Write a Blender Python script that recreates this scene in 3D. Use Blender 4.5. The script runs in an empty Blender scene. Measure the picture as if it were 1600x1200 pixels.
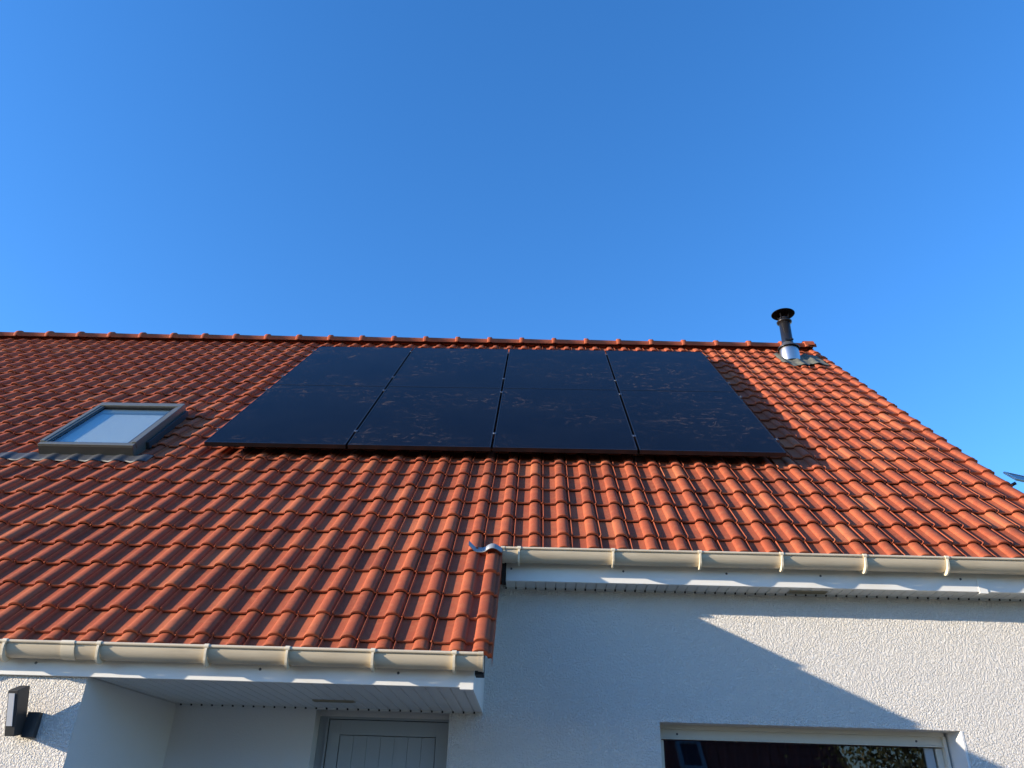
import bpy, math, random
from math import sin, cos, tan, radians, pi, sqrt
from mathutils import Vector, Matrix
random.seed(7)
scene = bpy.context.scene
COL = scene.collection

# ------------------------------------------------------------------ camera, sky, sun, exposure
Z0 = 4.21                                     # eaves-level datum above the ground
cam_d = bpy.data.cameras.new('camera'); cam = bpy.data.objects.new('camera', cam_d); COL.objects.link(cam)
scene.camera = cam
cam_d.sensor_width = 36; cam_d.lens = 1244.4/1600*36; cam_d.clip_end = 2000; cam_d.clip_start = .05
P_, Y_, R_ = radians(29.1905), radians(2.1826), radians(1.9661)
fwd = Vector((-sin(Y_)*cos(P_), cos(Y_)*cos(P_), sin(P_)))
rgt = Vector((cos(Y_), sin(Y_), 0)); upv = rgt.cross(fwd)
r2 = cos(R_)*rgt + sin(R_)*upv; u2 = -sin(R_)*rgt + cos(R_)*upv
m = Matrix((r2, u2, -fwd)).transposed().to_4x4(); m.translation = Vector((.3599, -5.696, -2.6116+Z0)); cam.matrix_world = m

SUN_AZ, SUN_EL = radians(74.3), radians(11.6)  # light travels towards +X and a little towards +Y
d = Vector((sin(SUN_AZ)*cos(SUN_EL), cos(SUN_AZ)*cos(SUN_EL), -sin(SUN_EL)))
sl = bpy.data.lights.new('sun', 'SUN'); sl.energy = 4.1; sl.angle = radians(.5); sl.color = (1.0, .84, .64)
so = bpy.data.objects.new('sun', sl); COL.objects.link(so); so.rotation_euler = d.to_track_quat('-Z', 'Y').to_euler(); so.location = (-20, -8, 12)

world = bpy.data.worlds.new('World'); scene.world = world; world.use_nodes = True
nt = world.node_tree; nt.nodes.clear()
out = nt.nodes.new('ShaderNodeOutputWorld'); bg = nt.nodes.new('ShaderNodeBackground'); sky = nt.nodes.new('ShaderNodeTexSky')
sky.sky_type = 'NISHITA'; sky.sun_disc = False; sky.sun_elevation = SUN_EL; sky.sun_rotation = radians(180)+SUN_AZ
sky.altitude = 0; sky.air_density = 1.0; sky.dust_density = .1; sky.ozone_density = 4.0
hs = nt.nodes.new('ShaderNodeHueSaturation'); hs.inputs['Saturation'].default_value = 1.15; hs.inputs['Value'].default_value = 1.0
mulc = nt.nodes.new('ShaderNodeMix'); mulc.data_type = 'RGBA'; mulc.blend_type = 'MULTIPLY'; mulc.inputs[0].default_value = 1; mulc.inputs[7].default_value = (1.0, .94, 1.05, 1)
nt.links.new(sky.outputs[0], hs.inputs['Color']); nt.links.new(hs.outputs[0], mulc.inputs[6]); nt.links.new(mulc.outputs[2], bg.inputs[0]); bg.inputs[1].default_value = .15
nt.links.new(bg.outputs[0], out.inputs[0])
scene.view_settings.view_transform = 'Standard'; scene.view_settings.look = 'None'
scene.view_settings.exposure = 1.4; scene.view_settings.gamma = 1

# ------------------------------------------------------------------ helpers
class MB:
    """collects faces in local house coordinates (Z measured from the eaves datum)"""
    def __init__(s): s.v = []; s.f = []; s.m = []; s.sm = []
    def add(s, vs, fs, mi=0, smooth=False):
        b = len(s.v); s.v += [tuple(p) for p in vs]
        for f in fs: s.f.append([b+i for i in f]); s.m.append(mi); s.sm.append(smooth)
    def box(s, x0, x1, y0, y1, z0, z1, mi=0):
        s.add([(x, y, z) for z in (z0, z1) for y in (y0, y1) for x in (x0, x1)],
              [(0,2,3,1),(4,5,7,6),(0,1,5,4),(2,6,7,3),(0,4,6,2),(1,3,7,5)], mi)
    def hexa(s, c, mi=0):                     # 8 corners, bottom 4 (ccw) then top 4
        s.add(c, [(3,2,1,0),(4,5,6,7),(0,1,5,4),(1,2,6,5),(2,3,7,6),(3,0,4,7)], mi)
    def sweep(s, prof, x0, x1, closed=False, mi=0, smooth=True):   # (y,z) profile along X
        n = len(prof); vs = [(x0, y, z) for y, z in prof]+[(x1, y, z) for y, z in prof]
        fs = [(i, (i+1) % n, n+(i+1) % n, n+i) for i in range(n if closed else n-1)]
        s.add(vs, fs, mi, smooth)
        if closed: s.add(vs, [tuple(range(n))[::-1], tuple(range(n, 2*n))], mi)
    def lathe(s, cx, cy, prof, n=40, mi=0):   # (r,z)
        vs = []; fs = []
        for r, z in prof:
            for k in range(n): vs.append((cx+r*cos(2*pi*k/n), cy+r*sin(2*pi*k/n), z))
        for j in range(len(prof)-1):
            for k in range(n): fs.append((j*n+k, j*n+(k+1) % n, (j+1)*n+(k+1) % n, (j+1)*n+k))
        s.add(vs, fs, mi, True)
    def tube(s, a, b, r0, r1, n=10, mi=0, smooth=True):
        a = Vector(a); b = Vector(b); ax = (b-a).normalized(); t = ax.orthogonal().normalized(); w = ax.cross(t)
        vs = [a+(t*cos(2*pi*k/n)+w*sin(2*pi*k/n))*r0 for k in range(n)]+[b+(t*cos(2*pi*k/n)+w*sin(2*pi*k/n))*r1 for k in range(n)]
        s.add(vs, [(k, (k+1) % n, n+(k+1) % n, n+k) for k in range(n)], mi, smooth)
        s.add(vs, [tuple(range(n))[::-1], tuple(range(n, 2*n))], mi)
    def build(s, name, mats, parent=None, o=None, bevel=0, autosm=True):
        if o is None: o = ORG.get(parent.name, Vector((0,0,0))) if parent else Vector((0,0,0))
        o = Vector(o)
        me = bpy.data.meshes.new(name)
        me.from_pydata([(x-o.x, y-o.y, z-o.z) for x, y, z in s.v], [], s.f)
        if not isinstance(mats, (list, tuple)): mats = [mats]
        for mt in mats: me.materials.append(mt)
        me.polygons.foreach_set('material_index', s.m); me.polygons.foreach_set('use_smooth', s.sm)
        me.update()
        ob = bpy.data.objects.new(name, me); COL.objects.link(ob); ORG[ob.name] = o
        if parent: ob.parent = parent; ob.location = o-ORG[parent.name]
        else: ob.location = o+Vector((0,0,Z0))
        if bevel:
            b = ob.modifiers.new('bevel', 'BEVEL'); b.width = bevel; b.segments = 2; b.limit_method = 'ANGLE'
        return ob
ORG = {}
def empty(name, o):
    e = bpy.data.objects.new(name, None); COL.objects.link(e); o = Vector(o); ORG[e.name] = o
    e.location = o+Vector((0,0,Z0)); e.empty_display_size = .2; return e
def tag(o, label=None, cat=None, group=None, kind=None):
    if label: o['label'] = label
    if cat: o['category'] = cat
    if group: o['group'] = group
    if kind: o['kind'] = kind
    return o
def dup(o, parent, shift):                    # shallow copy with shared mesh, moved by shift
    c = o.copy(); COL.objects.link(c); c.parent = parent; c.location = o.location+Vector(shift); return c

S = radians(44.7185); SS, CS = sin(S), cos(S)
def RP(x, v, n):                              # point on the roof: along X, up the slope v, off the plane n
    return (x, v*CS-n*SS, v*SS+n*CS)

# ------------------------------------------------------------------ materials
def mat(name, color, rough=.5, metal=0, spec=.5):
    m = bpy.data.materials.new(name); m.use_nodes = True
    b = m.node_tree.nodes['Principled BSDF']
    b.inputs['Base Color'].default_value = (*color, 1); b.inputs['Roughness'].default_value = rough
    b.inputs['Metallic'].default_value = metal; b.inputs['Specular IOR Level'].default_value = spec
    return m
def N(m, t, **kw):
    n = m.node_tree.nodes.new(t)
    for k, v in kw.items():
        if k in n.inputs: n.inputs[k].default_value = v
        else: setattr(n, k, v)
    return n
def L(m, a, b): m.node_tree.links.new(a, b)
def coords(m): return N(m, 'ShaderNodeNewGeometry').outputs['Position']
def ramp(m, src, stops):
    r = N(m, 'ShaderNodeValToRGB'); e = r.color_ramp.elements
    while len(e) < len(stops): e.new(.5)
    for i, (p, c) in enumerate(stops): e[i].position = p; e[i].color = (*c, 1) if len(c) == 3 else c
    L(m, src, r.inputs[0]); return r.outputs[0]
def noise(m, scale, detail=4, rough=.5, co=None, dist=0):
    n = N(m, 'ShaderNodeTexNoise'); n.inputs['Scale'].default_value = scale; n.inputs['Detail'].default_value = detail
    n.inputs['Roughness'].default_value = rough; n.inputs['Distortion'].default_value = dist
    L(m, co or coords(m), n.inputs['Vector']); return n.outputs['Fac']
def mixc(m, fac, a, b, mode='MIX'):
    n = N(m, 'ShaderNodeMix'); n.data_type = 'RGBA'; n.blend_type = mode
    for s, val in ((0, fac), (6, a), (7, b)):
        if isinstance(val, (int, float)): n.inputs[s].default_value = val
        elif isinstance(val, tuple): n.inputs[s].default_value = (*val, 1)
        else: L(m, val, n.inputs[s])
    return n.outputs[2]
def bump(m, h, strength, dist):
    b = N(m, 'ShaderNodeBump'); b.inputs['Strength'].default_value = strength; b.inputs['Distance'].default_value = dist
    L(m, h, b.inputs['Height']); L(m, b.outputs[0], m.node_tree.nodes['Principled BSDF'].inputs['Normal'])
def setc(m, s): L(m, s, m.node_tree.nodes['Principled BSDF'].inputs['Base Color'])
def setr(m, s): L(m, s, m.node_tree.nodes['Principled BSDF'].inputs['Roughness'])

def terracotta(name, tint=1.0):
    m = mat(name, (.4, .1, .05), .7, spec=.10)
    geo = N(m, 'ShaderNodeNewGeometry'); rnd = geo.outputs['Random Per Island']
    base = ramp(m, rnd, [(0, (.21, .047, .024)), (.12, (.28, .061, .028)), (.55, (.335, .074, .033)), (.85, (.38, .094, .040)), (1, (.42, .125, .056))])
    big = noise(m, 1.3, 3); mid = noise(m, 22, 5, .65); fine = noise(m, 260, 3, .6)
    c = mixc(m, ramp(m, big, [(.35, (0,0,0)), (.65, (.35,.35,.35))]), base, (.24, .048, .022))
    c = mixc(m, ramp(m, mid, [(.50, (0,0,0)), (.72, (.55,.55,.55))]), c, (.37, .130, .060))
    dark = noise(m, 9, 6, .7)
    c = mixc(m, ramp(m, dark, [(.52, (0,0,0)), (.74, (.55,.55,.55))]), c, (.13, .043, .028))
    lich = noise(m, 60, 4, .7)
    c = mixc(m, ramp(m, lich, [(.68, (0,0,0)), (.76, (.5,.5,.5))]), c, (.33, .24, .12))
    c = mixc(m, .12, c, ramp(m, fine, [(.3, (.07,.03,.02)), (.7, (.55,.27,.17))]))
    setc(m, c); setr(m, ramp(m, mid, [(.3, (.60,)*3), (.7, (.82,)*3)]))
    bump(m, fine, .25, .002)
    return m
M_tile = terracotta('terracotta')
M_white = mat('white_pvc', (.74, .74, .70), .38)
c = mixc(M_white, ramp(M_white, noise(M_white, 3, 5, .6), [(.45, (0,0,0)), (.8, (.35,)*3)]), (.76, .755, .71), (.52, .48, .38)); setc(M_white, c)
M_soffit = mat('soffit_pvc', (.62, .64, .62), .4)
M_gutter = mat('sand_pvc', (.60, .52, .38), .36)
gp = N(M_gutter, 'ShaderNodeMapping'); gp.inputs['Scale'].default_value = (2.2, 14, 14); L(M_gutter, coords(M_gutter), gp.inputs[0])
c = mixc(M_gutter, ramp(M_gutter, noise(M_gutter, 1, 6, .65, gp.outputs[0]), [(.42, (0,0,0)), (.75, (.6,)*3)]), (.58, .50, .36), (.33, .27, .18)); setc(M_gutter, c)
M_bracket = mat('bracket_pvc', (.68, .60, .44), .34)

def stucco(name, col, strength):
    m = mat(name, col, .85, spec=.2)
    co = N(m, 'ShaderNodeMapping'); co.inputs['Scale'].default_value = (1, 1, 1); L(m, coords(m), co.inputs[0])
    a = noise(m, 125, 2, .55, co.outputs[0], .15); b = noise(m, 300, 3, .6)
    h = mixc(m, .22, ramp(m, a, [(.38, (0,0,0)), (.64, (1,1,1))]), b)
    bump(m, h, strength, .0095)
    st = noise(m, .9, 5, .6)
    setc(m, mixc(m, ramp(m, st, [(.45, (0,0,0)), (.8, (.25,)*3)]), col, (col[0]*.82, col[1]*.81, col[2]*.78)))
    return m
M_wall = stucco('rough_render', (.80, .775, .72), 1.0)
M_smooth = stucco('smooth_render', (.66, .67, .66), .12)
M_black = mat('black_metal', (.012, .012, .014), .32)
M_dark = mat('dark_felt', (.012, .012, .014), .8)
M_steel = mat('stainless', (.50, .50, .50), .36, 1)
M_zinc = mat('zinc', (.28, .30, .32), .5, .4)
M_lead = mat('lead', (.035, .040, .046), .6, 0)
M_leadgreen = mat('aged_lead', (.15, .155, .12), .75, .1)
c = mixc(M_leadgreen, ramp(M_leadgreen, noise(M_leadgreen, 25, 5, .7), [(.4, (0,0,0)), (.65, (1,1,1))]), (.08, .085, .07), (.15, .145, .11)); setc(M_leadgreen, c)
M_frame = mat('grey_aluminium', (.15, .155, .14), .42, .25)
c = mixc(M_frame, ramp(M_frame, noise(M_frame, 30, 6, .7), [(.5, (0,0,0)), (.75, (.6,)*3)]), (.13, .134, .115), (.20, .195, .155)); setc(M_frame, c)
M_door = mat('door_paint', (.33, .38, .41), .45)
M_cream = mat('cream_frame', (.60, .58, .50), .4)
M_lampbody = mat('anthracite_paint', (.030, .032, .034), .5)
M_opal = mat('opal_diffuser', (.60, .62, .64), .35)
M_screw = mat('screw', (.10, .10, .10), .4, .6)
M_blind = mat('pale_blind', (.54, .56, .56), .8)
M_wood = mat('dark_room', (.03, .026, .024), .8)

def glass(name, tint=(.9, .95, .95), refl=1.0):
    m = bpy.data.materials.new(name); m.use_nodes = True; n = m.node_tree.nodes; n.clear()
    o = n.new('ShaderNodeOutputMaterial'); t = n.new('ShaderNodeBsdfTransparent'); g = n.new('ShaderNodeBsdfGlossy'); mx = n.new('ShaderNodeMixShader')
    lw = n.new('ShaderNodeLayerWeight'); lw.inputs[0].default_value = .5; fr = n.new('ShaderNodeMath'); fr.operation = 'POWER'; fr.inputs[1].default_value = 4.2; mu = n.new('ShaderNodeMath'); mu.operation = 'MULTIPLY_ADD'; mu.inputs[1].default_value = .9*refl; mu.inputs[2].default_value = .05*refl; mu.use_clamp = True
    m.node_tree.links.new(lw.outputs['Facing'], fr.inputs[0])
    t.inputs[0].default_value = (*tint, 1); g.inputs['Roughness'].default_value = .01
    l = m.node_tree.links.new
    l(fr.outputs[0], mu.inputs[0]); l(mu.outputs[0], mx.inputs[0]); l(t.outputs[0], mx.inputs[1]); l(g.outputs[0], mx.inputs[2]); l(mx.outputs[0], o.inputs[0])
    return m
M_glass = glass('window_glass')

def panel_mat():
    m = mat('solar_glass', (.006, .008, .014), .16, spec=.5)
    b = m.node_tree.nodes['Principled BSDF']; b.inputs['IOR'].default_value = 1.12
    co = coords(m)
    mp = N(m, 'ShaderNodeMapping'); mp.inputs['Scale'].default_value = (1.6, 2.0, 2.0); L(m, co, mp.inputs[0])
    n1 = noise(m, 3.2, 8, .72, mp.outputs[0], 2.2)
    n2 = noise(m, 1.1, 2, .5)
    smear = mixc(m, 1.0, ramp(m, n1, [(.55, (0,0,0)), (.70, (1,1,1))]), ramp(m, n2, [(.43, (0,0,0)), (.58, (1,1,1))]), 'MULTIPLY')
    wv = N(m, 'ShaderNodeMapping'); wv.inputs['Scale'].default_value = (1.1, 5, 5); wv.inputs['Rotation'].default_value = (0, .35, .25); L(m, co, wv.inputs[0])
    n3 = noise(m, 1.6, 5, .6, wv.outputs[0], .8)
    streak = mixc(m, 1.0, ramp(m, n3, [(.62, (0,0,0)), (.72, (.5,)*3)]), ramp(m, n2, [(.45, (0,0,0)), (.57, (1,1,1))]), 'MULTIPLY')
    dust = mixc(m, 1.0, smear, streak, 'ADD')
    c = mixc(m, dust, (.004, .006, .013), (.13, .092, .068))
    hz = ramp(m, noise(m, 2.3, 4, .6), [(.3, (.004, .006, .012)), (.8, (.010, .012, .017))])
    c = mixc(m, .5, c, hz)
    setc(m, c); setr(m, ramp(m, dust, [(0, (.14,)*3), (1, (.45,)*3)]))
    return m
M_panel = panel_mat()
M_panelframe = mat('black_anodised', (.010, .010, .012), .38, .2)

M_grass = mat('lawn', (.07, .10, .035), .95, spec=.1)
c = mixc(M_grass, noise(M_grass, 3, 6, .7), (.05, .085, .025), (.11, .12, .05)); setc(M_grass, c); bump(M_grass, noise(M_grass, 40, 4), .6, .03)
M_pave = mat('paving', (.14, .13, .12), .85, spec=.2)
br = N(M_pave, 'ShaderNodeTexBrick'); br.inputs['Scale'].default_value = 2.5; br.inputs['Color1'].default_value = (.15,.14,.13,1); br.inputs['Color2'].default_value = (.12,.11,.10,1); br.inputs['Mortar'].default_value = (.06,.055,.05,1)
L(M_pave, coords(M_pave), br.inputs['Vector']); setc(M_pave, br.outputs[0])

# ------------------------------------------------------------------ the setting
g = MB(); g.add([(-300,-300,-Z0),(300,-300,-Z0),(300,300,-Z0),(-300,300,-Z0)], [(0,1,2,3)])
tag(g.build('ground', M_grass), kind='structure')
g = MB(); g.add([(-9,-9,-Z0+.004),(6,-9,-Z0+.004),(6,-.6,-Z0+.004),(-9,-.6,-Z0+.004)], [(0,1,2,3)])
tag(g.build('path', M_pave), kind='structure')

# ------------------------------------------------------------------ the house
XL = -8.9; XR = 3.76; YW = -.66; YF = -1.620
RIDGE_V = 4.20; PITCH = .1824; GAUGE = .248; V0 = -.030
house = tag(empty('house', (-2.5, 1, -Z0)), 'white rendered house with orange terracotta roof, beige gutters and a recessed grey door', 'house')

# --- roof tiles
def tile_h(s):                                # height of the tile face across one pitch, s in 0..1 from the roll crest
    s = s % 1.0
    if s > .5: s -= 1
    if abs(s) < .205: return .0215*sqrt(max(0, 1-(s/.205)**2))*.95+.003
    return 0
SEC = [(-.80,.004),(-.785,.004)]
PROF = []                                     # one tile from its left rib to the right foot of its roll; s relative to its crest (crest at 0)
for s_, h_ in ((-.752,-.012),(-.752,.001),(-.725,.002),(-.712,.0130),(-.698,.0165),(-.684,.0130),(-.674,.0015),(-.66,.0),(-.45,-.001),(-.27,.0005),(-.225,.003)):
    PROF.append((s_, h_))
for k in range(0, 13):
    a = pi*k/12; PROF.append((-.205*cos(a), .003+.0225*sin(a)**.85))
PROF += [(.222, .0015), (.243, .001), (.244, -.010)]
STAT = ((0.0, .0), (.0, 1), (.004, 1), (.022, 1), (.032, 1), (.276, 1))
def add_tile(mb, x, v, prof=PROF, jit=1.0, ln=.276, lf=1.0):
    dx = random.gauss(0, .0012)*jit; dv = random.gauss(0, .0022)*jit; sk = random.gauss(0, .004)*jit; dn = random.gauss(0, .0009)*jit
    vs = []; n = len(prof)
    last = len(STAT)-1
    for j, (u, on) in enumerate(STAT):
        uu = u if j < last else ln
        lift = .023*(1-uu/.276)*lf+dn
        for s_, h in prof:
            roll = h > .009 and abs(s_) < .21
            hh = h
            if j in (1,): hh = h*.955-(.0015)
            if j in (2, 3): hh = h*1.10 if roll else h+.0012
            if j >= 4: hh = h*.985
            xx = x+s_*PITCH*(1.05 if (roll and j in (2, 3)) else 1)+dx+sk*(uu-.13)
            nn = -.1425+hh+lift
            if j == 0: nn = -.1425+hh*.93-(.0105 if prof is PROF else .026)+lift
            curve = -.0 if roll else .0
            vs.append(RP(xx, v+uu+dv+curve, nn))
    fs = [(j*n+i, j*n+i+1, (j+1)*n+i+1, (j+1)*n+i) for j in range(len(STAT)-1) for i in range(n-1)]
    b = len(mb.v); mb.v += vs
    for f in fs:
        mb.f.append([b+q for q in f]); mb.m.append(0); j = f[0]//n; mb.sm.append(j >= 1)
    # hollow end of the roll is closed with the back of the tile
k_lo = int((XL+.5)/PITCH)
rows_up = [V0+GAUGE*k for k in range(-6, 17)]
rows_lo = [-1.766, -2.012, -2.245, -2.462]; EAVE_R, EAVE_L = -1.435, -2.535
roof_o = (-2.5, 0, 0)
tiles = MB()
VER = []                                       # verge tile: rib, roll and a flange turned down over the edge
for s_, h_ in ((-.49,-.012),(-.49,.002),(-.485,.0105),(-.467,.0130),(-.45,.0105),(-.44,.001),(-.24,.001)): VER.append((s_, h_))
for k in range(0, 13):
    a = pi*k/12; VER.append((-.205*cos(a), .003+.0225*sin(a)**.85))
VER += [(.235, .002), (.275, .004), (.300, .004), (.312, -.001), (.314, -.075)]
VERR = [(s_ if s_ > -.4 else s_-.245, h_) for s_, h_ in VER]
# tile column k has its crest at .168+PITCH*k
for v in rows_up:
    top = min(.276, RIDGE_V-.02-v)
    if top < .04: continue
    for k in range(-49, 20):
        if v < -1.5 and k >= 0: add_tile(tiles, .168+PITCH*k, EAVE_R, ln=.20, lf=.35)
        else: add_tile(tiles, .168+PITCH*k, v, ln=top)
for v in rows_lo:
    for k in range(-49, 0): add_tile(tiles, .168+PITCH*k, v)
for k in range(-49, 0): add_tile(tiles, .168+PITCH*k, EAVE_L, ln=.13, lf=.35)
# back slope: same tiles mirrored over the ridge, seen only from elsewhere
roof = tiles.build('roof', M_tile, house, roof_o)
vt = MB()
for v in rows_up:
    if v < -1.5: v = EAVE_R; add_tile(vt, 3.822, v, VERR, .6, .20, .35)
    else: add_tile(vt, 3.822, v, VERR, .6, min(.276, RIDGE_V-.02-v))
vt.build('verge_tiles', M_tile, roof, roof_o)
vt = MB()
for v in rows_lo+[-1.518]: add_tile(vt, .098, v, VER, .6, .276 if v < -1.6 else .01+.0)
add_tile(vt, .098, EAVE_L, VER, .6, .13, .35)
vt.build('verge_tiles', M_tile, roof, roof_o)

# ridge line
RY, RZ = RP(0, RIDGE_V, -.10)[1:]
RC = RIDGE_V*CS+.10*SS; RZt = RZ
def ridge_cap(mb, x0, x1, big=False):
    n = 14
    def ring(x, r, dz=0): return [(x, RC+r*1.12*cos((pi+.4)*k/n-.2), RZt-.030+dz+r*sin((pi+.4)*k/n-.2)) for k in range(n+1)]
    st = [(x0-.012, .080), (x0-.012, .094), (x0, .100), (x0+.040, .100), (x0+.052, .084), (x1+.03, .076)]
    vs = []
    for x, r in st: vs += ring(x, r)
    q = n+1
    mb.add(vs, [(j*q+i, j*q+i+1, (j+1)*q+i+1, (j+1)*q+i) for j in range(len(st)-1) for i in range(n)], 0, True)
rb = MB(); ridge_cap(rb, 0, .4145)
first = None; x = -.295-.4145*21
xs = []
while x < 3.6: xs.append(x); x += .4145
for x in xs:
    if first is None:
        r_ = MB(); ridge_cap(r_, x, x+.4145); first = r_.build('ridge_tile', M_tile, roof, (x, RC, RZt)); fx = x
    else: dup(first, roof, (x-fx, 0, 0))
# closing ridge end cap
e = MB(); ridge_cap(e, 3.745, 3.80)
n = 14; e.add([(3.85, RC+.095*1.12*cos(pi*k/n), RZt-.028+.1*sin(pi*k/n)) for k in range(n+1)], [tuple(range(n+1))])
e.add([(3.733, RC+.1*1.12*cos(pi*k/n), RZt-.028+.104*sin(pi*k/n)) for k in range(n+1)]+[(3.85, RC+.1*1.12*cos(pi*k/n), RZt-.028+.104*sin(pi*k/n)) for k in range(n+1)], [(i, i+1, n+2+i, n+1+i) for i in range(n)], 0, True)
e.build('ridge_end', M_tile, roof)
# deck under the tiles, and the rear slope
dk = MB()
def slab(mb, x0, x1, v0, v1, n0, n1, mi=0):
    c = [RP(x0,v0,n0),RP(x1,v0,n0),RP(x1,v1,n0),RP(x0,v1,n0),RP(x0,v0,n1),RP(x1,v0,n1),RP(x1,v1,n1),RP(x0,v1,n1)]
    mb.hexa(c, mi)
slab(dk, XL+.1, 3.80, -1.42, 4.18, -.205, -.185)
slab(dk, XL+.1, .10, -2.50, -1.425, -.205, -.185)
dk.build('roof_deck', M_dark, roof)
bs = MB()
def BP(x, v, n): p = RP(x, v, n); return (x, 2*RC-p[1], p[2])
nx = 420
for r in range(0, 24):
    v = -1.55+GAUGE*r; v2 = min(v+.255, 4.19)
    for i in range(nx):
        xa = XL+.05+(3.86-XL-.05)*i/nx; xb = XL+.05+(3.86-XL-.05)*(i+1)/nx
        ha = tile_h((xa-.168)/PITCH); hb = tile_h((xb-.168)/PITCH)
        bs.add([BP(xa, v, -.125+ha), BP(xb, v, -.125+hb), BP(xb, v2, -.143+hb), BP(xa, v2, -.143+ha), BP(xa, v, -.15), BP(xb, v, -.15)], [(1,0,3,2), (0,1,5,4)], 0, False)
bs.build('rear_slope', mat('rear_terracotta', (.42, .10, .045), .7), roof)

# --- walls
ZS_R = -1.277; ZS_L = -2.02
YB = 2*RC-YW
w = MB()
T_ = .20
DX0, DX1 = -.925, -.133; YD = YW+.105
WX0, WX1 = 1.097, 2.828; WZ1 = -2.040; WZ0 = -3.15; YG = YW+.15
# front wall, right part round the window opening
w.box(DX1, WX0, YW, YW+T_, -Z0, ZS_R+.02)
w.box(WX0, WX1, YW, YW+T_, WZ1, ZS_R+.02)
w.box(WX0, WX1, YW, YW+T_, -Z0, WZ0)
w.box(WX1, XR, YW, YW+T_, -Z0, ZS_R+.02)
# projecting left block
w.box(XL, -1.832, YF, YF+T_, -Z0, ZS_L-.0035)
# gable on the right, following the roof
def gable(mb, x0, x1):
    a = [(YW+T_, -Z0), (YB-T_, -Z0), (YB-T_, ZS_R), (RC, RC*SS/CS-.26), (YW+T_, ZS_R)]
    a = [(YW+T_, -Z0), (YB-T_, -Z0), (YB-T_, -1.0), (RC, RZ-.16), (YW+T_, -1.0)]
    vs = [(x0, y, z) for y, z in a]+[(x1, y, z) for y, z in a]; k = len(a)
    mb.add(vs, [tuple(range(k))[::-1], tuple(range(k, 2*k))]+[(i, (i+1) % k, k+(i+1) % k, k+i) for i in range(k)])
gable(w, XR-T_, XR); gable(w, XL, XL+T_)
w.box(XL, XR, YB-T_, YB, -Z0, -1.05)
w.build('wall', M_wall, house)
sm = MB()
# return wall of the projecting block (slightly out of square), rear porch wall, door reveal
sm.hexa([(-1.98,YF+T_,-Z0),(-1.832,YF+.002,-Z0),(-1.768,YW,-Z0),(-1.98,YW,-Z0),(-1.98,YF+T_,ZS_L),(-1.832,YF+.002,ZS_L),(-1.768,YW,ZS_L),(-1.98,YW,ZS_L)])
sm.box(-1.98, DX0, YW, YW+T_, -Z0, ZS_L+.01)
sm.box(DX0, DX1, YD+.0, YW+T_, -2.050, ZS_L+.01)
sm.build('porch_wall', M_smooth, house)

# --- soffits: tongue and groove boards with V grooves
def soffit(name, x0, x1, y0, y1, z, step=.0625):
    mb = MB(); x = x0; i = 0; prof = []
    while x < x1-.001:
        xe = min(x+step, x1)
        prof += [(x+.0005, z+.008), (x+.004, z), (xe-.004, z), (xe-.0005, z+.008)]
        x = xe
    vs = [(a, y0, b) for a, b in prof]+[(a, y1, b) for a, b in prof]; n = len(prof)
    mb.add(vs, [(i, i+1, n+i+1, n+i) for i in range(n-1)])
    # edge trim along the wall, notched at every groove
    x = x0
    while x < x1-.03:
        mb.box(x+.007, x+step-.007, y1-.014, y1-.002, z-.009, z+.004); mb.box(x-.004, x+.004, y1-.013, y1-.004, z-.0085, z+.003, 1); x += step
    return mb.build(name, [M_soffit, M_dark], house)
soffit('soffit', .175, 3.84, -.815, YW, ZS_R)
soffit('porch_soffit', -8.8, .062, -1.618, YW, ZS_L+.002)

# --- fascias
fa = MB(); fa.box(.178, 3.90, -.838, -.816, ZS_R-.003, -1.08)
fr_ = fa.build('fascia', M_white, house, bevel=.002)
j = MB(); j.box(3.035, 3.085, -.8425, -.8395, ZS_R-.012, -1.09); j.box(3.035, 3.085, -.8395, -.80, ZS_R-.011, ZS_R-.0045)
j.build('joint_cover', M_white, fr_)
fb = MB(); fb.box(-8.8, .066, -1.640, -1.619, ZS_L-.003, -1.86)
fl_ = fb.build('fascia', M_white, house, bevel=.002)
j = MB(); j.box(.004, .069, -1.6445, -1.6415, ZS_L-.012, -1.875); j.box(.004, .066, -1.6415, -1.59, ZS_L-.011, ZS_L-.0045); j.box(.0665, .0695, -1.6415, -1.58, ZS_L-.0115, -1.876)
j.build('corner_trim', M_white, fl_)
def screws(xs, y, z, parent):
    first = None
    for x in xs:
        if first is None:
            j = MB(); j.tube((x, y, z), (x, y-.0035, z), .007, .006, 10); first = j.build('screw', M_screw, parent, (x, y, z)); fx_ = x
        else: dup(first, parent, (x-fx_, 0, 0))
screws((.21, .90, 1.53, 2.10, 2.94), -.8382, -1.205, fr_)
screws((-2.1, -.98, -.30), -1.6402, -1.965, fl_)
# side board closing the lower eaves box
sb = MB()
sb.add([(.064,-1.618,ZS_L-.002),(.064,YW,ZS_L-.002),(.064,YW,-1.10),(.064,-1.618,-1.92),(.058,-1.618,ZS_L-.002),(.058,YW,ZS_L-.002),(.058,YW,-1.10),(.058,-1.618,-1.92)],
       [(0,1,2,3),(7,6,5,4),(0,4,5,1),(3,2,6,7),(0,3,7,4),(1,5,6,2)])
sb.build('eaves_side_board', M_white, house)
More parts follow.
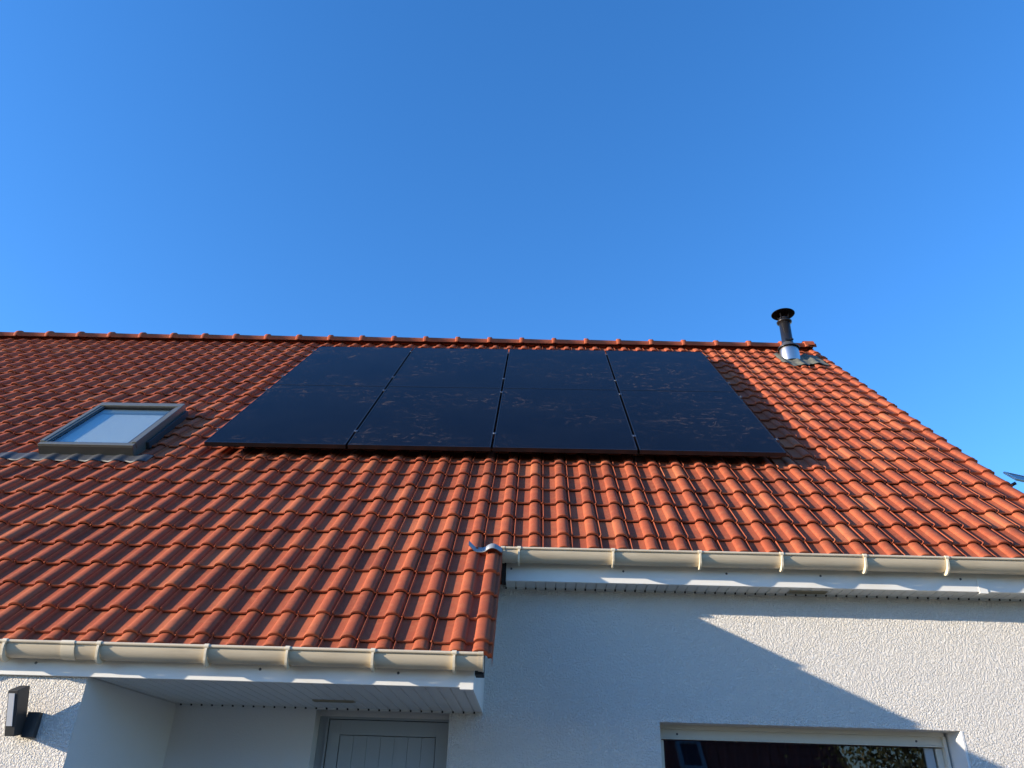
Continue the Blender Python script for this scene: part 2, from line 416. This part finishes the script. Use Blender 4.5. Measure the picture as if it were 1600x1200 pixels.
# eaves filler / bird comb (dark) and the dark end at the step
ef = MB(); ef.box(.20, 3.80, -.812, -.76, -1.24, -1.03); ef.box(-8.8, .05, -1.598, -1.55, -1.99, -1.80)
ef.box(.070, .112, -1.60, -1.50, -1.955, -1.80)
n_ = 14
ps = [(-.80-.055*sin(pi*k/n_)*1.3, -1.19-.085*cos(pi*k/n_)) for k in range(n_+1)]
ef.sweep([(-.72,-1.275)]+[(y, z) for y, z in ps][::1]+[(-.72,-1.105)], .150, .174, closed=True, smooth=False)
ef.build('eaves_filler', M_dark, house)

# --- gutters
def gutter(x0, x1, yf, zt, w_, h, brackets, joint=None, caps=(True, True)):
    cy = yf+w_/2
    def arc(off=0, a0=0., a1=1., n=18):
        pr = []
        for k in range(n+1):
            t = a0+(a1-a0)*k/n; a = pi*t
            pr.append((cy-(w_/2+off)*cos(a), zt-(h+off)*sin(a)**.95))
        return pr
    mb = MB()
    outer = arc(0); inner = arc(-.003)[::-1]
    mb.sweep(outer+inner, x0, x1, closed=True)
    bead = [(yf-.002+.0085*cos(2*pi*k/10), zt-.001+.0085*sin(2*pi*k/10)) for k in range(10)]
    mb.sweep(bead, x0, x1, closed=True)
    gobj = mb.build('gutter', M_gutter, house, ((x0+x1)/2, cy, zt))
    for k, xx in enumerate((x0, x1)):
        if caps[k]:
            c = MB(); pr = arc(.0035); n = len(pr); sgn = 1 if k else -1
            a, b = (xx-.022, xx+.003) if k else (xx-.003, xx+.022)
            c.sweep(pr, a, b, closed=True, smooth=False)
            c.sweep([(yf-.002+.0105*cos(2*pi*q/10), zt-.001+.0105*sin(2*pi*q/10)) for q in range(10)], a, b, closed=True)
            pr2 = arc(.006); e0, e1 = (xx-.004, xx+.0035) if k else (xx-.0035, xx+.004)
            c.sweep(pr2, e0, e1, closed=True, smooth=False)
            c.build('stop_end', M_gutter, gobj)
    if joint:
        c = MB(); pr = arc(.004); pr_i = arc(.0005)[::-1]
        c.sweep(pr+pr_i, joint-.034, joint+.034, closed=True)
        c.sweep([(yf-.002+.0115*cos(2*pi*q/10), zt-.001+.0115*sin(2*pi*q/10)) for q in range(10)], joint-.034, joint+.034, closed=True)
        c.build('gutter_joint', M_bracket, gobj)
    proto = None
    for xx in brackets:
        if proto is None:
            c = MB()
            a = arc(.0015, 0, .99, 22); b = []
            for q, (y, z) in enumerate(a):
                t = q/22; o = .007+.013*sin(pi*min(1, t*1.6))
                dy, dz = y-cy, z-(zt-h*.2); l = sqrt(dy*dy+dz*dz) or 1
                b.append((y+dy/l*o, z+dz/l*o-(.008*sin(pi*min(1, t/.55)) if t > .2 else 0)))
            c.sweep(a+b[::-1], xx-.0055, xx+.0055, closed=True, smooth=False)
            c.sweep([(yf-.002+.0125*cos(2*pi*q/12), zt-.001+.0125*sin(2*pi*q/12)) for q in range(12)], xx-.011, xx+.011, closed=True)
            c.box(xx-.011, xx+.011, yf, yf+w_+.004, zt+.003, zt+.007)
            c.box(xx-.016, xx+.016, yf+w_+.004, yf+w_+.008, zt-.06, zt+.02)
            proto = c.build('bracket', M_bracket, gobj, (xx, cy, zt), bevel=.0015); px = xx
        else: dup(proto, gobj, (xx-px, 0, 0))
    return gobj
gutter(.148, 3.98, -.962, -1.112, .118, .074, [.257, .829, 1.353, 1.842, 2.337, 2.822, 3.33, 3.82])
gutter(-8.85, .114, -1.746, -1.883, .104, .070, [-.022, -.413, -.827, -1.222, -1.751, -2.218, -2.7, -3.2, -3.7, -4.2, -4.7, -5.2, -5.7, -6.2, -6.7, -7.2, -7.7, -8.2, -8.7], joint=-1.905)

# --- zinc flashing at the step of the eaves
z = MB(); pts = []
for k in range(13):
    t = k/12; x = -.045+.20*t
    hgt = .030*max(0, cos((x-.10)/.052*pi/2)) if abs(x-.10) < .052 else 0
    hgt2 = .045*max(0, 1-abs(x+.045)/.04)
    pts.append((x, -.128+.010+max(hgt, hgt2)))
for a, b in ((-1.545, -1.500),):
    vs = [RP(x, a, n+.014) for x, n in pts]+[RP(x, b, n+.020) for x, n in pts]+[RP(x, a, n+.011) for x, n in pts]; n = len(pts)
    z.add(vs, [(i, i+1, n+i+1, n+i) for i in range(n-1)]+[(i+2*n, i+1+2*n, i+1, i) for i in range(n-1)], 0, True)
z.build('step_flashing', M_zinc, roof)

# --- door in the porch
door = MB()
zt = -2.050
def frame_box(mb, x0, x1, z1, y0, y1, t):     # jambs and head
    mb.box(x0, x0+t, y0, y1, -Z0, z1); mb.box(x1-t, x1, y0, y1, -Z0, z1); mb.box(x0+t, x1-t, y0, y1, z1-t, z1)
dr = MB(); X0, X1 = -.880, -.135
lx0, lx1, lz = X0+.018, X1-.012, zt-.017
dz0, dz1 = -Z0+.02, lz
ix0, ix1, iz = lx0+.072, lx1-.072, lz-.085
yf_ = YD+.008
dr.box(lx0, ix0-.003, yf_, yf_+.05, dz0, dz1); dr.box(ix1+.003, lx1, yf_, yf_+.05, dz0, dz1)
dr.box(ix0-.003, ix1+.003, yf_, yf_+.05, iz+.003, dz1); dr.box(ix0-.003, ix1+.003, yf_, yf_+.05, dz0, dz0+.15)
nb = 7; wb = (ix1-ix0)/nb
for i in range(nb): dr.box(ix0+wb*i+.0006, ix0+wb*(i+1)-.0006, yf_+.005, yf_+.045, dz0+.155, iz)
dobj = dr.build('door', M_door, house, (X0, YD, -Z0), bevel=.0015)
fm = MB(); frame_box(fm, X0, X1, zt, YD, YD+.07, .013); fm.box(DX0, X0, YD+.012, YD+.08, -Z0, zt); fm.build('door_frame', M_door, dobj, bevel=.001)
hd = MB(); hd.tube((lx1-.05, yf_, -Z0+1.05), (lx1-.05, yf_-.05, -Z0+1.05), .011, .011); hd.tube((lx1-.045, yf_-.045, -Z0+1.05), (lx1-.17, yf_-.045, -Z0+1.05), .010, .009); hd.box(lx1-.07, lx1-.03, yf_-.006, yf_, -Z0+.93, -Z0+1.11)
hd.build('door_handle', M_steel, dobj)

# --- big window
wn = empty('window', (WX0, YW, WZ0)); wn.parent = house; wn.location = ORG['window']-ORG['house']
f = MB()
f.box(WX0, WX1-.05, YG-.028, YG+.03, -2.062, WZ1)            # upper ledge
f.box(WX0, WX1-.062, YG-.012, YG+.03, -2.110, -2.062)        # cover board of the shutter box
f.box(WX0, WX1-.062, YG-.020, YG-.012, -2.118, -2.111)       # drip strip
f.box(WX1-.062, WX1-.045, YG-.032, YG+.03, WZ0, -2.062)      # right shutter guide
f.box(WX0, WX0+.022, YG-.025, YG+.03, WZ0, -2.062)
f.box(WX1-.100, WX1-.064, YG+.006, YG+.05, WZ0, -2.121)
f.box(WX0+.022, WX0+.040, YG+.006, YG+.05, WZ0, -2.121)
f.box(WX0+.04, WX1-.10, YG+.006, YG+.05, WZ0, WZ0+.05)
f.build('window_frame', M_cream, wn, bevel=.0015)
f = MB(); f.box(WX1-.162, WX1-.112, YG+.012, YG+.045, WZ0+.05, -2.121)
f.build('sash', mat('sash_grey', (.33, .38, .42), .35), wn, bevel=.002)
screws((WX0+.12, WX1-.21), YG-.0115, -2.088, wn)
f = MB(); f.box(WX0+.04, WX1-.162, YG+.024, YG+.034, WZ0+.05, -2.119); f.build('pane', glass('front_glass', (.45, .47, .48), 1.35), wn)
f = MB(); f.hexa([(WX1+.006,YW-.0015,WZ0),(WX1+.006,YG+.05,WZ0),(WX1-.044,YG+.05,WZ0),(WX1-.006,YW-.0015,WZ0),(WX1+.006,YW-.0015,WZ1-.0005),(WX1+.006,YG+.05,WZ1-.0005),(WX1-.044,YG+.05,WZ1-.0005),(WX1-.006,YW-.0015,WZ1-.0005)]); f.build('reveal', M_smooth, wn)
f = MB(); f.box(WX0-.03, WX1+.03, YW-.04, YG, WZ0-.04, WZ0-.001); f.build('sill', M_white, wn, bevel=.003)
f = MB()                                       # added pleated sheet behind the glass, its folds imitating the mirrored roof ribs
n = 260; vs = []
for i in range(n+1):
    x = WX0+.02+(WX1-WX0-.16)*i/n; y = YG+.16+.022*sin(i*.62+.8*sin(i*.11)); vs += [(x, y, -2.08), (x+.004*sin(i*.3), y, WZ0)]
f.add(vs, [(2*i, 2*i+2, 2*i+3, 2*i+1) for i in range(n)], 0, True); f.build('mirrored_rib_sheet', mat('mirrored_rib_tone', (.32, .16, .20), .9), wn)

# --- roof window
rw = empty('roof_window', RP(-3.2, .45, -.1)); rw.parent = house; rw.location = ORG['roof_window']-ORG['house']
def skew(x, v): return x-.055*(v-.0)/1.0      # fitted: the frame reads slightly out of square
A0, A1, B0, B1 = -3.62, -2.848, -.025, .965
def rbox(mb, x0, x1, v0, v1, n0, n1, mi=0):
    c = [RP(skew(x, v), v, n) for n in (n0, n1) for x, v in ((x0,v0),(x1,v0),(x1,v1),(x0,v1))]
    mb.hexa(c, mi)
f = MB(); nt_ = -.018
rbox(f, A0, A0+.052, B0+.03, B1, -.15, nt_); rbox(f, A1-.052, A1, B0+.03, B1, -.15, nt_)
rbox(f, A0-.005, A1+.005, B1-.0, B1+.085, -.15, nt_+.008)
rbox(f, A0, A1, B0-.02, B0+.03, -.15, nt_-.004)
rbox(f, A0-.006, A0+.03, B0+.03, B1, -.06, nt_+.006); rbox(f, A1-.030, A1+.006, B0+.03, B1, -.06, nt_+.006)
f.build('frame', M_frame, rw, bevel=.003)
f = MB(); rbox(f, A0+.004, A1-.002, B0-.027, B0-.0205, -.135, nt_-.020); f.build('front_cover', mat('dark_olive', (.05, .05, .042), .5), rw)
f = MB(); rbox(f, A1+.0065, A1+.030, B0+.2, B1+.07, -.13, -.075); f.build('side_flashing', M_lead, rw)
f = MB(); t = .018; a0, a1, b0, b1 = A0+.052, A1-.052, B0+.03, B1
rbox(f, a0, a0+t, b0, b1, -.06, nt_-.008); rbox(f, a1-t, a1, b0, b1, -.06, nt_-.008); rbox(f, a0+t, a1-t, b1-t, b1, -.06, nt_-.008); rbox(f, a0+t, a1-t, b0, b0+t*.8, -.06, nt_-.008)
f.build('gasket', M_black, rw)
f = MB(); rbox(f, a0+t, a1-t, b0+t*.8, b1-t, nt_-.022, nt_-.016); f.build('pane', M_glass, rw)
f = MB(); rbox(f, a0+t, a1-t, b0+t*.8, b1-.10, -.072, -.068); f.build('blind', M_blind, rw)
f = MB(); rbox(f, a0+t, a1-t, b1-.10, b1-t, -.066, -.050); f.build('blind_rail', mat('olive_rail', (.20, .21, .15), .5), rw)
# lead apron dressed over the tiles
def apron(mb, x0, x1, v0, v1, up, nx=90, wav=.012, scallop=.012):
    n = nx; vs = []; rows = 5
    for j in range(rows+1):
        t = j/rows
        for i in range(n+1):
            x = x0+(x1-x0)*i/n; ph = (x-.168)/PITCH
            v = v0+(v1-v0)*t+(scallop*sin(2*pi*ph)+.006*sin(x*37))*(1-t)
            h = tile_h(ph); hs_ = h
            for q in (-.08, .08): hs_ += tile_h(ph+q)
            hs_ /= 3
            vs.append(RP(x, v, -.108+hs_*.75*(1-.3*t)+up*t))
    q = n+1; b = len(mb.v)
    mb.add(vs, [(j*q+i, j*q+i+1, (j+1)*q+i+1, (j+1)*q+i) for j in range(rows) for i in range(n)], 0, True)
    mb.add([(p[0], p[1], p[2]-.010) for p in vs[:q]]+vs[:q], [(i, i+1, q+i+1, q+i) for i in range(n)], 0, True)
f = MB(); apron(f, -3.93, -2.69, -.165, B0-.01, .0); f.build('apron', M_lead, rw)

# --- flue
FX, FY = 3.405, 2.65
fl = empty('flue', (FX, FY, 2.45)); fl.parent = house; fl.location = ORG['flue']-ORG['house']
f = MB(); f.lathe(FX, FY, [(.118, 2.40), (.118, 2.52), (.108, 2.60), (.10, 2.64)]); f.build('flue_base', M_steel, fl)
f = MB(); f.lathe(FX, FY, [(.066, 2.55), (.066, 2.985), (.058, 2.985), (.058, 3.05)]); f.build('flue_pipe', M_black, fl)
f = MB(); f.lathe(FX, FY, [(.123, 2.600), (.127, 2.607), (.123, 2.616), (.070, 2.672), (.069, 2.678)]); f.build('storm_collar', mat('dull_collar', (.12, .13, .14), .35, .6), fl)
f = MB(); f.lathe(FX, FY, [(.12, 2.598), (.128, 2.592), (.129, 2.606), (.122, 2.612)]); f.build('collar_rim', M_black, fl)
f = MB(); f.lathe(FX, FY, [(.066, 2.975), (.090, 2.985), (.092, 2.998), (.068, 3.015), (.060, 3.02)]); f.build('top_ring', M_black, fl)
f = MB(); f.lathe(FX, FY, [(.001, 3.118), (.136, 3.108), (.142, 3.114), (.12, 3.128), (.001, 3.165)])
for k in range(4):
    a = pi/4+k*pi/2; f.tube((FX+.058*cos(a), FY+.058*sin(a), 3.02), (FX+.075*cos(a), FY+.075*sin(a), 3.115), .007, .007, 6)
f.build('rain_cap', mat('matt_black', (.006, .006, .008), .8, spec=.1), fl)
f = MB(); f.tube((FX+.02, FY-.072, 2.70), (FX+.02, FY-.10, 2.70), .012, .012, 8); f.box(FX-.05, FX+.05, FY-.078, FY-.066, 2.69, 2.71); f.build('clamp_band', M_black, fl)
f = MB()
n1, n2 = 60, 10; vs = []
for j in range(n2+1):
    t = j/n2
    for i in range(n1+1):
        x = 3.235+.52*i/n1; ph = (x-.168)/PITCH; h = (tile_h(ph)+tile_h(ph+.09)+tile_h(ph-.09))/3
        v = 3.27+.50*t+(.05*sin(x*14+1)+.025*sin(x*41))*(1-t)**2
        dcent = sqrt((x-FX)**2+((v-3.66)*.9)**2)
        lift = .02*max(0, 1-dcent/.2)
        vs.append(RP(x, v, -.112+h*(1-.55*max(0, 1-dcent/.3))+.012+lift+.004*sin(x*60+v*33)))
q = n1+1
f.add(vs, [(j*q+i, j*q+i+1, (j+1)*q+i+1, (j+1)*q+i) for j in range(n2) for i in range(n1)], 0, True)
f.build('flue_flashing', M_leadgreen, fl)

# ------------------------------------------------------------------ solar panels
PW, PH = 1.15, 1.72; GX, GV = .018, .008
def panel(i, j):
    x0 = -2.3+PW*i+GX/2; x1 = -2.3+PW*(i+1)-GX/2; v0 = PH*j+GV/2; v1 = PH*(j+1)-GV/2
    return x0, x1, v0, v1
ORDER = ['leftmost', 'second from the left', 'third from the left', 'rightmost']
proto = None
LAB = {(0,0): 'black solar panel with a forked chalky scratch, at the lower left corner of the array',
       (1,0): 'black solar panel second from the left in the lower row of the array',
       (2,0): 'black solar panel third from the left in the lower row of the array',
       (3,0): 'black solar panel at the lower right corner of the array',
       (0,1): 'black solar panel with long pale streaks, at the upper left corner of the array',
       (1,1): 'black solar panel second from the left in the upper row, just below the ridge',
       (2,1): 'black solar panel third from the left in the upper row, just below the ridge',
       (3,1): 'black solar panel at the upper right corner of the array, nearest the flue'}
for j in range(2):
    for i in range(4):
        x0, x1, v0, v1 = panel(i, j); o = Vector(RP((x0+x1)/2, v0, -.035))
        if proto is None:
            e = empty('solar_module', o)
            f = MB(); fw = .009
            for a in ((x0, x0+fw, v0, v1), (x1-fw, x1, v0, v1), (x0+fw, x1-fw, v0, v0+fw), (x0+fw, x1-fw, v1-fw, v1)):
                slab(f, *a, -.035, 0)
            k1 = f.build('panel_frame', M_panelframe, e)
            f = MB(); slab(f, x0+fw, x1-fw, v0+fw, v1-fw, -.008, -.0015); k2 = f.build('panel_glass', M_panel, e)
            proto = (e, k1, k2)
        else:
            e = proto[0].copy(); COL.objects.link(e); e.location = o+Vector((0,0,Z0))
            for kk in proto[1:]:
                c_ = kk.copy(); COL.objects.link(c_); c_.parent = e
        tag(e, LAB[(i, j)], 'solar panel', 'solar panels on the roof')
RL = ['lowest aluminium mounting rail under the solar panels', 'upper mounting rail under the bottom row of solar panels',
      'lower mounting rail under the top row of solar panels', 'topmost mounting rail under the solar panels near the ridge']
M_clip = mat('clamp_aluminium', (.20, .20, .21), .35, .9)
for q, v in enumerate((.33, 1.56, 2.06, 3.22)):
    e = empty('mounting_rail', RP(0, v, -.06)); tag(e, RL[q], 'rail', 'mounting rails under the panels')
    f = MB(); slab(f, -2.325, 2.335, v-.02, v+.02, -.075, -.037); f.build('rail', M_black, e)
    for x in (-2.3, -1.15, 0, 1.15, 2.3):
        f = MB(); hw = .007 if abs(x) < 2 else .012
        xs_ = x+(.010 if x > 2 else -.010 if x < -2 else 0)
        slab(f, xs_-hw, xs_+hw, v-.022, v+.022, -.037, -.004)
        if abs(x) < 2: slab(f, xs_-.016, xs_+.016, v-.02, v+.02, .0005, .0035)
        f.tube(RP(xs_, v, -.003), RP(xs_, v, .007), .005, .005, 8)
        f.build('clamp', M_clip, e)
    if q == 0:
        for x in (-2.0, -1.4, -.9, -.3, .3, .9, 1.4, 2.0):
            f = MB(); slab(f, x-.015, x+.015, .27, .31, -.135, -.0755); slab(f, x-.015, x+.015, .3105, .40, -.082, -.0758); f.build('roof_hook', M_clip, e)
# ------------------------------------------------------------------ wall lamp
lm = tag(empty('wall_lamp', (-2.06, -1.6, -2.25)), 'dark grey box shaped wall lamp with opal front on the sunlit white wall', 'wall lamp')
def LP(x, yb, zb, yt, zt_, k): return (x, yb+(yt-yb)*k, zb+(zt_-zb)*k)
f = MB()
f.hexa([(-2.108,-1.700,-2.304),(-2.060,-1.700,-2.304),(-2.060,-1.620,-2.285),(-2.108,-1.620,-2.285),(-2.108,-1.778,-2.112),(-2.060,-1.778,-2.112),(-2.060,-1.695,-2.078),(-2.108,-1.695,-2.078)])
f.build('lamp_body', M_lampbody, lm, bevel=.002)
f = MB(); q_ = []
for dy in (-.0035, .001):
    for x, k in ((-2.102, .22), (-2.074, .22), (-2.074, .93), (-2.102, .93)):
        p = LP(x, -1.700, -2.304, -1.778, -2.112, k); q_.append((p[0], p[1]+dy, p[2]))
f.hexa(q_); f.build('diffuser', M_opal, lm)
f = MB(); f.box(-2.059, -2.000, -1.650, YF, -2.302, -2.190); f.build('mount', M_lampbody, lm, bevel=.002)

# ------------------------------------------------------------------ soffit vents
def vent(x0, x1, y, z, label):
    e = empty('soffit_vent', ((x0+x1)/2, y, z)); e.parent = house; e.location = ORG[e.name]-ORG['house']
    f = MB(); a = .006
    f.box(x0, x1, y-.028, y-.028+a, z-.007, z-.001); f.box(x0, x1, y+.028-a, y+.028, z-.007, z-.001)
    f.box(x0, x0+a, y-.022, y+.022, z-.007, z-.001); f.box(x1-a, x1, y-.022, y+.022, z-.007, z-.001)
    f.build('vent_frame', mat('vent_frame', (.34, .31, .22), .5), e)
    f = MB(); f.box(x0+a, x1-a, y-.0215, y+.0215, z-.003, z-.0012)
    f.build('vent_mesh', mat('vent_mesh', (.045, .045, .03), .8), e)
    f = MB()
    for k in range(3): f.box(x0+a, x1-a, y-.014+.012*k, y-.010+.012*k, z-.0065, z-.0032)
    f.build('vent_slats', mat('vent_slat', (.26, .24, .16), .6), e)
vent(1.925, 2.155, -.735, ZS_R, '')
vent(-.862, -.632, -1.000, ZS_L+.002, '')

# ------------------------------------------------------------------ silver framed panel beyond the right verge
C0 = Vector((.3599, -5.696, -2.6116))
def pix(px, py, Y):
    D = r2*((px-800)/1244.4)-u2*((py-600)/1244.4)+fwd; return C0+D*((Y-C0.y)/D.y)
A = pix(1568, 737, .5); B = pix(1588, 748.5, .32)
u = (pix(1602, 744.5, .6)-A).normalized(); wv = B-A; nn_ = u.cross(wv).normalized()
if nn_.z < 0: nn_ = -nn_
e = tag(empty('solar_collector', (4.6, .4, .0)), 'small silver framed panel poking out past the right edge of the roof', 'solar panel')
f = MB(); th = nn_*.014
def plate(mb, a, b, w0, w1, dn, up):
    p = [A+u*a+wv*w0, A+u*b+wv*w0, A+u*b+wv*w1, A+u*a+wv*w1]
    mb.hexa([q+nn_*dn for q in p]+[q+nn_*up for q in p])
plate(f, 0, .012, 0, 1, -.014, .004); plate(f, .012, .9, 0, .06, -.014, .004); plate(f, .012, .9, .94, 1, -.014, .004); plate(f, .9, .912, 0, 1, -.014, .004)
f.build('collector_frame', mat('bright_aluminium', (.75, .75, .75), .3, .3), e)
f = MB(); plate(f, .012, .9, .06, .94, -.006, 0); f.build('collector_glass', M_panel, e)
f = MB(); bp = B+Vector((.02, .05, -.012)); f.tube(bp, bp+Vector((-.05, .05, -.02)), .014, .012, 8); f.tube(bp+Vector((0, .02, 0)), bp+Vector((-.56, .1, -.35)), .010, .010, 8); f.tube(bp+Vector((.25, .1, 0)), bp+Vector((-.5, .1, -.45)), .010, .010, 8)
f.build('collector_bracket', M_black, e)

# ------------------------------------------------------------------ across the garden: what the window glass mirrors
nb_ = tag(empty('neighbour_house', (1, -19, -Z0)), 'neighbouring house across the garden, mirrored as ribbed roof in the window glass', 'house')
f = MB(); f.box(-7, 7.4, -22.6, -15.4, -Z0, -1.9)
f.build('wall', M_wall, nb_)
rf = MB(); nxx = 560
s2 = radians(42); E0 = (-14.9, -2.05)
def NP(x, v, n): return (x, E0[0]-v*cos(s2)+n*sin(s2), E0[1]+v*sin(s2)+n*cos(s2))
for r in range(17):
    v = r*.34; v2 = v+.35
    for i in range(nxx):
        xa = -7.3+15*i/nxx; xb = -7.3+15*(i+1)/nxx; ha = tile_h(xa/.30)*1.3; hb = tile_h(xb/.30)*1.3
        rf.add([NP(xa, v, .02+ha), NP(xb, v, .02+hb), NP(xb, v2, ha), NP(xa, v2, hb), NP(xa, v, -.02), NP(xb, v, -.02)], [(0,1,2,3), (4,5,1,0)])
rf.add([NP(-7.3, 0, -.03), NP(7.7, 0, -.03), NP(7.7, 5.8, -.03), NP(-7.3, 5.8, -.03)], [(0,1,2,3)])
e1 = NP(0, 5.8, 0)
rf.add([(-7.3, e1[1], e1[2]), (7.7, e1[1], e1[2]), (7.7, -23.1, -2.05), (-7.3, -23.1, -2.05)], [(0,1,2,3)])
for xg in (-7, 7.4): rf.add([(xg, -15.4, -1.9), (xg, -22.6, -1.9), (xg, e1[1], e1[2]-.1)], [(0,1,2)])
rfo = rf.build('roof', mat('neighbour_terracotta', (.34, .10, .075), .8), nb_)
f = MB()
def nbox(mb, x0, x1, v0, v1, n0, n1): mb.hexa([NP(x, v, n) for n in (n0, n1) for x, v in ((x0,v0),(x1,v0),(x1,v1),(x0,v1))])
a0, a1, b0, b1 = 3.78, 4.36, 1.0, 1.95
nbox(f, a0, a0+.08, b0, b1, 0, .16); nbox(f, a1-.08, a1, b0, b1, 0, .16); nbox(f, a0+.08, a1-.08, b1-.08, b1, 0, .16); nbox(f, a0+.08, a1-.08, b0, b0+.08, 0, .16)
wo = f.build('roof_window', mat('pale_blue_frame', (.30, .42, .52), .4), nb_)
f = MB(); nbox(f, a0+.08, a1-.08, b0+.08, b1-.08, .1, .12); f.build('pane', mat('dark_pane', (.02, .03, .05), .05), wo)

def tree(o, hgt, rad, seed, label):
    rnd = random.Random(seed)
    e = tag(empty('garden_tree', o), label, 'tree')
    o = Vector(o); f = MB(); top = o+Vector((.1, .1, hgt*.62))
    f.tube(o, o+Vector((.05, 0, hgt*.3)), .13, .10, 12); f.tube(o+Vector((.05, 0, hgt*.3)), top, .10, .04, 12)
    cl = []
    for k in range(40):
        t = rnd.random(); a = rnd.random()*2*pi; st = o+Vector((.05, 0, hgt*(.28+.34*t)))
        en = o+Vector((cos(a)*rad*rnd.uniform(.4, .95), sin(a)*rad*rnd.uniform(.4, .95), hgt*rnd.uniform(.38, .97)))
        f.tube(st, en, .035, .008, 6); cl.append(en)
    f.build('trunk', mat('bark', (.10, .075, .05), .9), e)
    c = MB()
    for p in cl+[top]*3:
        for q in range(260):
            g_ = Vector((rnd.gauss(0, 1), rnd.gauss(0, 1), rnd.gauss(0, .8)))*rad*.22
            ctr = p+g_; a = Vector((rnd.uniform(-1, 1), rnd.uniform(-1, 1), rnd.uniform(-1, 1))).normalized(); b = a.orthogonal().normalized(); s = rnd.uniform(.035, .07)
            c.add([ctr-a*s, ctr+b*s*.5, ctr+a*s, ctr-b*s*.5], [(0,1,2,3)])
    lm_ = mat('leaves', (.09, .12, .03), .6); gg = N(lm_, 'ShaderNodeNewGeometry')
    setc(lm_, ramp(lm_, gg.outputs['Random Per Island'], [(0, (.05, .08, .02)), (.6, (.10, .13, .035)), (1, (.20, .16, .05))]))
    c.build('crown', lm_, e)
tree((9.0, -13.6, -Z0), 5.6, 2.3, 3, 'leafy green tree in the garden, mirrored in the right end of the window')
